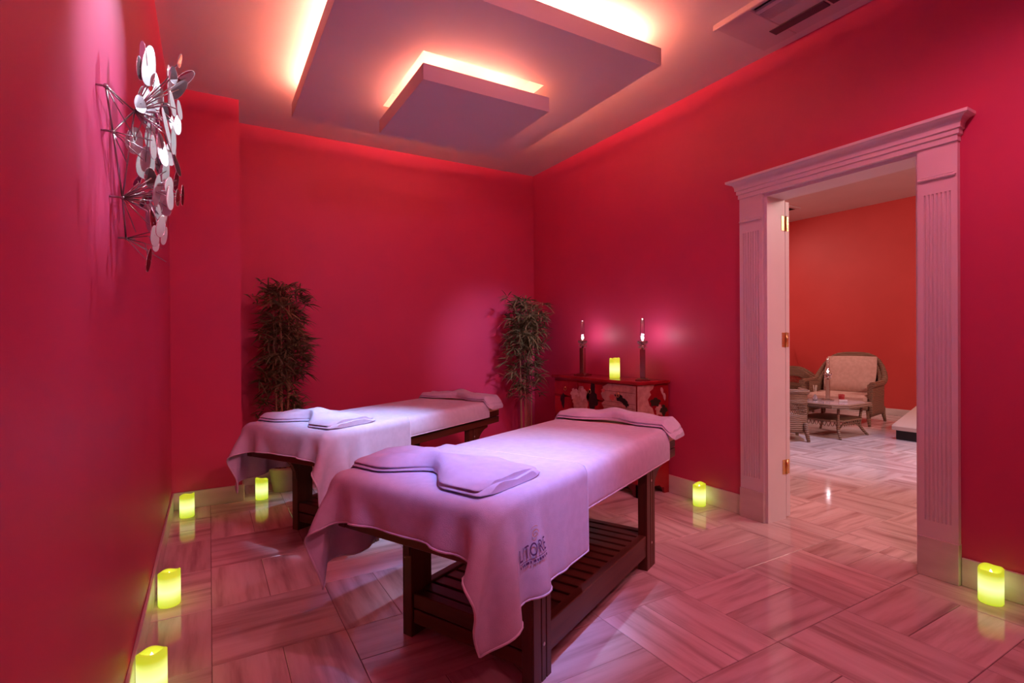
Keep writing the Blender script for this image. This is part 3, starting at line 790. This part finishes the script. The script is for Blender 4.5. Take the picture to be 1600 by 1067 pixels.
# ------------------------------------------------------------------ painted cabinet
cb = thing('painted_cabinet', 'red lacquered cabinet with painted pale flowers against the right wall', 'cabinet', (0,0,0))
KX0, KX1, KY0, KY1, KZ = 2.815, XR-.016, 2.94, 4.06, .893
MB().box(KX0+.012, KX1, KY0+.012, KY1-.012, .10, KZ-.028).build('carcass', M['lacq'], cb)
MB().box(KX0-.012, KX1, KY0-.012, KY1+.012, KZ-.028, KZ, .006).build('top', M['lacq'], cb)
# bracket feet with shaped apron on the near end and the front
apn = [(KX0+.012,.10),(KX0+.012,0),(KX0+.05,0),(KX0+.055,.045),(KX0+.085,.05),(KX0+.10,.068),(KX1-.10,.068),(KX1-.085,.05),(KX1-.055,.045),(KX1-.05,0),(KX1,0),(KX1,.10)]
MB().extr(apn[::-1], 1, KY0+.012, KY0+.035).build('apron', M['lacq'], cb)
apf = [(KY0+.012,.10),(KY0+.012,0),(KY0+.06,0),(KY0+.07,.045),(KY0+.12,.068),(KY1-.12,.068),(KY1-.07,.045),(KY1-.06,0),(KY1-.012,0),(KY1-.012,.10)]
MB().extr(apf, 0, KX0+.012, KX0+.035).build('apron', M['lacqd'], cb)
MB().box(KX1-.04, KX1, KY1-.06, KY1-.012, 0, .10).build('foot', M['lacq'], cb)
# front: a row of drawers above two pairs of doors
def ring_pull(y, z, par):
    pts = [(KX0-.010, y+.016*math.cos(a), z+.016*math.sin(a)) for a in np.linspace(0, 2*math.pi, 17)]
    MB().tube(pts, .0022, 6).sphere((KX0-.004, y, z+.016), .006, 8, 6).build('ring_pull', M['brass'], par)
dw = (KY1-KY0-.06)/3
for k in range(3):
    y0 = KY0+.03+k*dw
    d_ = MB().box(KX0-.002, KX0+.014, y0+.006, y0+dw-.006, .715, .845, .004).build('drawer', M['lacq'], cb); ring_pull(y0+dw/2, .775, d_)
for k in range(4):
    ww = (KY1-KY0-.06)/4; y0 = KY0+.03+k*ww
    d_ = MB().box(KX0-.002, KX0+.014, y0+.005, y0+ww-.005, .125, .70, .004).build('door', M['lacq'], cb); ring_pull(y0+(ww-.03 if k%2 == 0 else .03), .43, d_)
# painted motifs, thin layers of paint
def blob(cy_, cz_, ry, rz_, lobes, amp, ph, n=40, rot=0):
    out = []
    for k in range(n):
        a = 2*math.pi*k/n; r_ = 1+amp*math.sin(lobes*a+ph)+amp*.5*math.sin((lobes*2+1)*a+ph*2)
        y, z = ry*r_*math.cos(a), rz_*r_*math.sin(a)
        out.append((cy_+y*math.cos(rot)-z*math.sin(rot), cz_+y*math.sin(rot)+z*math.cos(rot)))
    return out
def paint(face, poly, matn, layer, name, lb=None):
    d = .0012*(layer+1)
    if face == 'front': o = MB().extr(poly[::-1], 0, KX0-.002-d, KX0-.002+.0005).build(name, M[matn], cb)
    else: o = MB().extr(poly, 1, KY0+.012-d, KY0+.0125).build(name, M[matn], cb)
    if lb: o['label'] = lb
    return o
f = 'front'
def cl(poly, y0, y1, z0, z1): return [(min(max(a,y0),y1), min(max(b_,z0),z1)) for a, b_ in poly]
paint(f, cl([(KY0+.012+x_*.40, z_) for x_, z_ in ((0,.60),(0,.858),(.35,.86),(.80,.858),(.97,.83),(.93,.80),(1.02,.775),(.98,.74),(.90,.72),(1.0,.69),(.93,.655),(.98,.62),(.8,.60),(.4,.58))], KY0+.0125, KY1, .56, .862)[::-1], 'paint_cream', 0, 'painted_panel', 'pale painted scroll panel')
paint(f, blob(3.62,.70,.10,.105,5,.12,.4), 'paint_cream', 0, 'painted_flower', 'pale painted peony')
paint(f, blob(3.72,.735,.055,.05,6,.14,1.0), 'paint_pale', 1, 'painted_flower')
paint(f, blob(3.60,.745,.042,.05,5,.15,2.0), 'paint_pale', 1, 'painted_flower')
paint(f, blob(3.68,.66,.06,.07,6,.12,.3), 'paint_cream', 2, 'painted_flower')
paint(f, blob(3.475,.72,.062,.115,4,.22,.9), 'paint_black', 0, 'painted_leaf', 'black painted leaf')
paint(f, blob(3.90,.67,.03,.06,3,.25,.9), 'paint_black', 0, 'painted_leaf')
paint(f, blob(3.12,.748,.062,.026,5,.22,.9,rot=.35), 'paint_black', 2, 'painted_butterfly', 'black painted butterfly')
paint(f, blob(3.06,.715,.03,.022,5,.2,.2,rot=.6), 'paint_black', 2, 'painted_butterfly')
paint(f, blob(3.22,.75,.032,.022,7,.25,.4), 'paint_rose', 2, 'painted_flower', 'small rose painted blossom')
paint(f, blob(3.33,.80,.02,.014,6,.2,.1), 'paint_rose', 2, 'painted_flower')
for z in (.80,.715,.68): paint(f, [(KY0+.02,z),(KY0+.40,z),(KY0+.40,z+.0025),(KY0+.02,z+.0025)], 'lacqd', 1, 'painted_line')
f = 'side'
paint(f, [(KX0+.0125,.60),(KX0+.0125,.86),(KX0+.19,.86),(KX0+.175,.83),(KX0+.14,.81),(KX0+.155,.785),(KX0+.12,.75),(KX0+.14,.70),(KX0+.17,.68),(KX0+.19,.63),(KX0+.24,.61),(KX0+.20,.58),(KX0+.1,.56)][::-1], 'paint_cream', 0, 'painted_panel')
paint(f, blob(KX0+.20,.725,.052,.032,5,.18,.4), 'paint_green', 1, 'painted_leaf', 'dark green painted leaf')
paint(f, blob(KX0+.29,.655,.036,.04,4,.2,1.4), 'paint_green', 1, 'painted_leaf')
paint(f, blob(KX0+.245,.66,.04,.04,5,.16,.4), 'paint_cream', 0, 'painted_flower')
paint(f, blob(KX0+.275,.81,.013,.03,3,.1,.4,rot=.3), 'paint_pale', 0, 'painted_petal')
paint(f, blob(KX0+.30,.765,.013,.03,3,.1,.4,rot=.2), 'paint_pale', 0, 'painted_petal')
paint(f, blob(KX0+.16,.26,.07,.08,6,.14,.4), 'paint_rose', 0, 'painted_flower')

# lamps and candle on the cabinet
def table_lamp(loc, label, rz, s_=1.0, en=2.0, group='crystal column lamps with glass chimneys'):
    t = thing('chimney_lamp', label, 'lamp', loc, rz, group); t.scale = (s_,)*3
    MB().box(-.058,.058,-.058,.058,0,.010,.002).box(-.04,.04,-.04,.04,.010,.016,.002).build('base', M['lampmetal'], t)
    MB().box(-.0215,.0215,-.0215,.0215,.016,.245,.003).build('column', M['lampmetal'], t)
    MB().lathe([(.010,.245),(.012,.256),(.022,.262),(.024,.275),(.012,.285),(.012,.292)], 0, 0, 16).build('collar', M['lampmetal'], t)
    dz = MB()
    for (zc, n, rr_) in ((.262,7,.030),(.288,8,.027),(.30,9,.036)):
        for k in range(n):
            a = 2*math.pi*k/n+zc*30; dz.sphere((rr_*math.cos(a), rr_*math.sin(a), zc), .0075, 6, 4, (1,1,1.3))
    dz.build('crystals', M['crystal'], t)
    MB().lathe([(.008,.292),(.036,.302),(.040,.312),(.038,.312),(.033,.304),(.004,.297)], 0, 0, 20).build('cup', M['lampmetal'], t)
    MB().lathe([(.019,.312),(.0205,.33),(.0195,.36),(.0175,.38),(.0175,.49),(.0165,.49),(.0165,.38),(.0185,.36),(.0195,.33),(.018,.312)], 0, 0, 20).build('chimney', M['glass'], t)
    MB().sphere((0,0,.336), .0095, 12, 8, (1,1,1.35)).build('flame', M['bulb'], t)
    l = lamp('lamp_light', 'POINT', (0,0,.358), en, (1.0,.80,.95), None, .012); l.parent = t
    return t
table_lamp((2.995, 3.835, KZ), 'slim lamp with glass chimney on the cabinet near the bamboo', .3, 1.03, 1.1)
table_lamp((2.995, 3.065, KZ), 'slim lamp with glass chimney on the cabinet end nearest the doorway', .785, 1.0, 1.1)
candle((2.985, 3.385, KZ), 'yellow pillar candle standing on the red cabinet between the two lamps', .17, .044, 2.5, .006)

# ------------------------------------------------------------------ leaf wall sculpture
sq = thing('wall_sculpture', 'metal wall sculpture of pale oval leaves and thin twigs on the left wall', 'wall sculpture', (XL, 1.9, 1.8))
O_ = Vector((XL, 1.9, 1.8))
LEAVES = [(300,140,160,46,5,'p'),(277,100,110,24,0,'p'),(325,200,80,32,-5,'p'),(335,275,90,28,0,'p'),(290,310,155,64,0,'m'),(240,452,105,58,12,'p'),
 (308,410,130,30,5,'p'),(287,545,125,62,5,'p'),(357,490,130,34,-5,'p'),(393,500,110,36,8,'p'),(455,190,90,30,40,'m'),(425,240,110,32,35,'m'),(402,180,66,30,0,'m'),
 (385,235,170,16,-10,'p'),(428,325,70,16,-15,'p'),(420,388,78,26,5,'p'),(430,120,70,10,25,'m'),(370,330,60,40,0,'m'),(372,390,130,14,-15,'p'),(395,380,90,20,-10,'p'),
 (310,610,80,44,0,'m'),(350,620,130,26,15,'p'),(385,640,70,28,10,'p'),(350,710,90,40,10,'p'),(375,730,70,30,-5,'p'),(390,690,100,24,5,'p'),(305,770,120,26,-5,'p'),
 (350,810,90,30,15,'p'),(325,850,80,30,0,'p'),(330,890,50,22,20,'p'),(300,950,100,14,20,'m'),(420,690,70,14,10,'m'),(440,680,80,10,5,'m'),(415,550,90,16,-15,'m'),
 (265,300,70,40,0,'m'),(330,380,80,24,0,'m'),(255,620,50,20,30,'m'),(340,760,80,22,0,'p'),(345,560,70,30,-10,'m'),(300,690,60,26,20,'m'),(262,150,90,22,-4,'m'),(352,300,120,18,4,'p'),(318,480,90,22,-6,'p'),(372,580,120,24,6,'p'),
 (402,450,110,18,-4,'p'),(335,660,120,24,2,'p'),(362,760,110,24,8,'p'),(320,800,110,20,-8,'m'),(398,300,90,18,-20,'p'),(415,620,80,16,6,'m'),(280,700,70,16,25,'m'),(365,850,70,20,10,'p')]
HUBS = [at(120+120/2.668, 50+225/2.668, 0, XL+.02), at(120+150/2.668, 50+415/2.668, 0, XL+.025), at(120+190/2.668, 50+690/2.668, 0, XL+.03), at(120+205/2.668, 50+860/2.668, 0, XL+.02), at(120+240/2.668, 50+330/2.668, 0, XL+.06)]
rg = random.Random(3)
for h in HUBS[:4]:
    c = h-O_
    MB().sphere(c, .006, 10, 6).tube([c, (0, c.y, c.z)], .003, 8).build('hub', M['twig'], sq)
fr = MB()
for a_, b_ in ((0,1),(1,2),(2,3),(0,4),(4,2),(1,4)):
    fr.tube([HUBS[a_]-O_, HUBS[b_]-O_], .0026, 6)
fr.build('frame', M['twig'], sq)
for k, (cx_, cy_, L, W_, ang, kd) in enumerate(LEAVES):
    u, v = 120+cx_/2.668, 50+cy_/2.668
    yy = 1.88+rg.uniform(-.10,.13)
    P = at(u, v, 1, yy)
    if P.x < XL+.035: P = at(u, v, 0, XL+.035+rg.random()*.03)
    dep = (P-CAM).dot(F_); ppm = FPX/dep
    ln = L*1.08/2.668/ppm; wa = W_/2.668/ppm; wr_ = max(wa, .26*ln)
    wr_ = max(wr_, wa/math.cos(.62)); yaw = math.acos(min(1, wa/wr_))*(1 if rg.random() < .85 else -1)
    n = 24; pf = []
    for i in range(n):
        a = 2*math.pi*i/n; zz = math.sin(a); xx = math.cos(a)
        pf.append((wr_/2*math.copysign(abs(xx)**.85, xx)*(1-.18*zz), ln/2*zz))
    bend = rg.uniform(-.06,.06)
    def sh(x, z, y): return (x, y+bend*(1-(z/(ln/2+1e-6))**2)*ln*.3, z)
    mb = MB(); mb.add([sh(x,z,-.0009) for x,z in pf]+[sh(x,z,.0009) for x,z in pf], [tuple(range(n)), tuple(range(n,2*n))[::-1]]+[(i,n+i,n+(i+1)%n,(i+1)%n) for i in range(n)])
    lf = mb.build('leaf', M['pearl' if kd == 'p' else 'mirror'], sq)
    MB().tube([sh(x,z,0) for x,z in pf+pf[:1]], .0011, 5, caps=False).build('rim', M['pearl_rim'], lf)
    d = (P-CAM).normalized(); base = math.atan2(d.y, d.x)-math.pi/2
    lf.location = P-O_
    lf.rotation_euler = (Matrix.Rotation(base+yaw, 3, 'Z') @ Matrix.Rotation(R(ang), 3, 'Y') @ Matrix.Rotation(rg.uniform(-.15,.15), 3, 'X')).to_euler()
    hb = min(HUBS, key=lambda q: (q-P).length+rg.random()*.03)
    mid = (hb+P)/2+Vector((.02,0,.02))
    MB().tube([hb-O_, mid-O_, P-O_], .0018, 5).build('twig', M['twig'], sq)
for k in range(16):       # bare twig ends fanning from the hubs
    hb = rg.choice(HUBS[:4]); e_ = hb+Vector((rg.uniform(.02,.10), rg.uniform(-.02,.16), rg.uniform(-.10,.06)))
    MB().tube([hb-O_, e_-O_], .0016, 5).build('twig', M['twig'], sq)

# ------------------------------------------------------------------ lounge furniture
def wicker_chair(name, label, loc, rz, W_, D, arm, back, band=True, group='wicker lounge chairs'):
    t = thing(name, label, 'armchair', loc, rz, group)
    # plan path: front right arm, round the back, front left arm (chair faces +x)
    path = []; rr_ = min(.22, D*.4)
    hw = W_/2
    n = 36
    L1 = D-rr_; arc = math.pi/2*rr_; L2 = W_-2*rr_; tot = 2*L1+2*arc+L2
    def pt(s):
        if s < L1: return (D/2-s, -hw)
        s -= L1
        if s < arc: a = s/rr_; return (-D/2+rr_-rr_*math.sin(a), -hw+rr_-rr_*math.cos(a))
        s -= arc
        if s < L2: return (-D/2, -hw+rr_+s)
        s -= L2
        if s < arc: a = s/rr_; return (-D/2+rr_-rr_*math.cos(a), hw-rr_+rr_*math.sin(a))
        s -= arc; return (-D/2+rr_+s, hw)
    P = [pt(tot*i/n) for i in range(n+1)]
    def top(i):
        f = i/n; c = math.exp(-((f-.5)/.19)**4); return arm+(back-arm)*c
    def wall(z0f, z1f, th, nm, mt):
        mb = MB(); vo = []; vi = []
        K = 6
        for i, (x, y) in enumerate(P):
            sc_i = 1-th/max(W_, D)*2
            for q in range(K+1):
                z = z0f(i)+(z1f(i)-z0f(i))*q/K
                fl_ = 1+.06*max(0, z-.35)
                vo.append((x*fl_, y*fl_, z)); vi.append((x*fl_*sc_i+.0, y*fl_*sc_i, z))
        m_ = K+1; no = len(vo); fs = []
        for i in range(n):
            for q in range(K):
                a = i*m_+q; fs.append((a, a+m_, a+m_+1, a+1)[::-1]); fs.append((no+a, no+a+m_, no+a+m_+1, no+a+1))
        for i in range(n):
            a = i*m_+K; fs.append((a, a+m_, no+a+m_, no+a)[::-1]); a = i*m_; fs.append((a, a+m_, no+a+m_, no+a))
        for i in (0, n):
            for q in range(K):
                a = i*m_+q; fs.append((a, a+1, no+a+1, no+a))
        mb.add(vo+vi, fs, True); return mb.build(nm, mt, t)
    if band:
        wall(lambda i: .11, lambda i: top(i)-.27, .05, 'woven_skirt', M['wicker'])
        wall(lambda i: top(i)-.15, top, .06, 'woven_top', M['wicker'])
        lt = MB()
        for i in range(0, n*2):
            f0 = i/(n*2); 
            for sgn in (1,-1):
                f1 = min(1, max(0, f0+sgn*.022)); 
                a = pt(tot*f0*.9999); c = pt(tot*f1*.9999); ti = top(f0*n)
                lt.tube([(a[0]*.985,a[1]*.985,ti-.275),(c[0]*.985,c[1]*.985,ti-.145)], .004, 4, caps=False)
        lb_ = lt.build('lattice_band', M['wicker'], t); lb_['kind'] = 'stuff'
    else:
        wall(lambda i: .14, top, .07, 'woven_shell', M['wicker'])
    roll = [( (x*(1+.06*max(0,top(i)-.35))), y*(1+.06*max(0,top(i)-.35)), top(i)) for i, (x, y) in enumerate(P)]
    MB().tube(roll, .04 if not band else .028, 8).build('rolled_edge', M['wicker'], t)
    lo_ = .07 if band else 0
    MB().box(-D/2+.05, D/2, -hw+.05, hw-.05, .22-lo_, .32-lo_, .02).build('seat_base', M['wicker'], t)
    MB().box(-D/2+.07, D/2+.02, -hw+.06, hw-.06, .32-lo_, .43-lo_*1.8, .035).build('seat_cushion', M['cushion'], t)
    if not band:
        cu = MB(); G = np.zeros((13,13,3)); G2 = G.copy()
        for i in range(13):
            for j in range(13):
                u, v = i/6-1, j/6-1; pf = .10*(1-u**4)*(1-v**4)+.015
                y = u*(hw-.10)*(1-.05*v*v); z = .44+.25+v*.27*(1-.05*u*u); x = -D/2+.16-.10*v
                G[i,j] = (x+pf, y, z); G2[i,j] = (x-pf*.6, y, z)
        cu.grid(G); cu.grid(G2[::-1])
        cu.build('back_cushion', M['cushion'], t)
    for (sx, sy) in ((1,1),(1,-1),(-1,1),(-1,-1)):
        x, y = sx*(D/2-.05), sy*(hw-.05)
        MB().tube([(x,y,.22),(x+sx*.01,y+sy*.005,.11),(x+sx*.035,y+sy*.02,.0)], [.032,.026,.018], 10).build('leg', M['wicker'], t)
    return t
wicker_chair('wicker_armchair', 'low wicker armchair with open lattice band, its back to the doorway', (6.03, 3.95, 0), R(45), .74, .52, .58, .60)
wicker_chair('wicker_armchair', 'broad wicker armchair with tall rounded back and salmon cushions', (8.17, 4.20, 0), R(191), .88, .80, .58, .98, False)
wicker_chair('wicker_armchair', 'low wicker armchair half hidden beside the red bead branches', (8.75, 5.42, 0), R(215), .74, .6, .60, .72)
# coffee table
ct = thing('wicker_coffee_table', 'octagonal wicker coffee table with glass top and lower shelf', 'coffee table', (6.88, 3.72, 0))
def octa(hx, hy, c): return [(hx-c,-hy),(hx,-hy+c),(hx,hy-c),(hx-c,hy),(-hx+c,hy),(-hx,hy-c),(-hx,-hy+c),(-hx+c,-hy)]
MB().prism(octa(.40,.37,.13), .375, .415).build('table_top', M['wicker'], ct)
gt = mat('table_glass', (.5,.4,.38), .06, 0, spec=.6); MB().prism(octa(.34,.31,.11), .415, .420).build('glass_pane', gt, ct)
MB().prism(octa(.31,.28,.10), .20, .225).build('shelf', M['wicker'], ct)
ap = MB(); oc = octa(.30,.27,.10)
for i in range(8):
    a, b_ = Vector((*oc[i],0)), Vector((*oc[(i+1)%8],0))
    m_ = max(3, int((b_-a).length/.045))
    for k in range(m_):
        p0, p1 = a.lerp(b_, k/m_), a.lerp(b_, (k+1)/m_)
        pts = [p0.lerp(p1, q/6)+Vector((0,0,.20-.055*math.sin(q/6*math.pi))) for q in range(7)]; ap.tube(pts, .005, 4, caps=False)
ap.build('looped_apron', M['wicker'], ct)['kind'] = 'stuff'
for (sx, sy) in ((1,1),(1,-1),(-1,1),(-1,-1)):
    MB().tube([(sx*.27,sy*.25,.38),(sx*.255,sy*.235,.22),(sx*.25,sy*.23,.12),(sx*.275,sy*.26,.06),(sx*.315,sy*.295,0)], [.016,.017,.018,.017,.014], 8).build('leg', M['wicker'], ct)
for s2 in (1,-1):
    MB().tube([(-.25,s2*.235,.10),(-.15,s2*.235,.165),(0,s2*.235,.19),(.15,s2*.235,.165),(.25,s2*.235,.10)], .010, 6).build('arched_brace', M['wicker'], ct)
lz = .420
table_lamp((6.97, 3.79, lz), 'glass chimney lamp glowing on the wicker coffee table', .4, 1.12, .25)
dfz = thing('reed_diffuser', 'small glass reed diffuser with pale sticks on the wicker table', 'diffuser', (6.80, 3.86, lz))
MB().lathe([(.026,0),(.03,.01),(.03,.05),(.014,.062),(.014,.075),(.011,.075),(.011,.06),(.025,.048),(.024,.006)], 0, 0, 16).build('bottle', M['crystal'], dfz)
for k in range(5):
    a = k*1.3; MB().tube([(0,0,.01),(.022*math.cos(a),.022*math.sin(a),.20)], .002, 5).build('reed', M['vinyl'], dfz)
cgl = thing('candle_glass', 'small red glass beside the lamp on the wicker table', 'glass', (7.12, 3.70, lz))
MB().lathe([(.026,0),(.032,.01),(.036,.075),(.033,.075),(.029,.012),(.004,.008)], 0, 0, 18).build('cup', mat('red_glass', (.6,.05,.05), .08, 0, trans=.4), cgl)
MB().lathe([(.004,.009),(.026,.009),(.028,.03),(.004,.03)], 0, 0, 16).build('wax', M['paint_pale'], cgl)
tr_ = thing('napkin_stack', 'pale napkins stacked flat beside the lamp on the wicker table', 'napkins', (6.93, 3.58, lz), .5)
for k in range(3): MB().box(-.06,.06,-.045,.045,.008*k,.008*k+.007,.002).build('napkin', M['paint_pale'], tr_)
# low platform bed
pf_ = thing('platform_bed', 'low platform bed with cream pad on a black base', 'platform bed', (0,0,0))
MB().box(7.16, 9.1, 1.75, 3.10, 0, .115, .006).build('base', M['plat'], pf_)
hp = at(1432, 634, 1, 3.13)
MB().extr([(7.13,.115),(9.13,.115),(9.13,hp.z+(9.13-hp.x)*.02),(hp.x,hp.z),(7.15,.175),(7.13,.16)][::-1], 1, 1.72, 3.13).build('pad', M['mat_top'], pf_)
print('platform', hp)
# vase with red bead branches
vs_ = thing('bead_branch_vase', 'tall vase of branches with red beads beside the lounge wall', 'vase', (8.95, 5.95, 0))
MB().lathe([(.09,0),(.13,.05),(.15,.25),(.10,.5),(.06,.62),(.075,.68),(.066,.68),(.05,.62),(.09,.5)], 0, 0, 24).build('vase', M['pot'], vs_)
rg = random.Random(5)
for k in range(11):
    a = rg.uniform(0, 6.28); e_ = Vector((math.cos(a)*rg.uniform(.1,.42), math.sin(a)*rg.uniform(.1,.42), rg.uniform(.95,1.35)))
    br = MB().tube([(0,0,.55),(e_.x*.4,e_.y*.4,.55+(e_.z-.55)*.6), e_], .005, 5).build('branch', M['wicker'], vs_)
    bb = MB()
    for q in range(7): bb.sphere(e_+Vector((rg.uniform(-.06,.06),rg.uniform(-.06,.06),rg.uniform(-.14,.06))), .018, 8, 6)
    bb.build('beads', M['berry'], br)
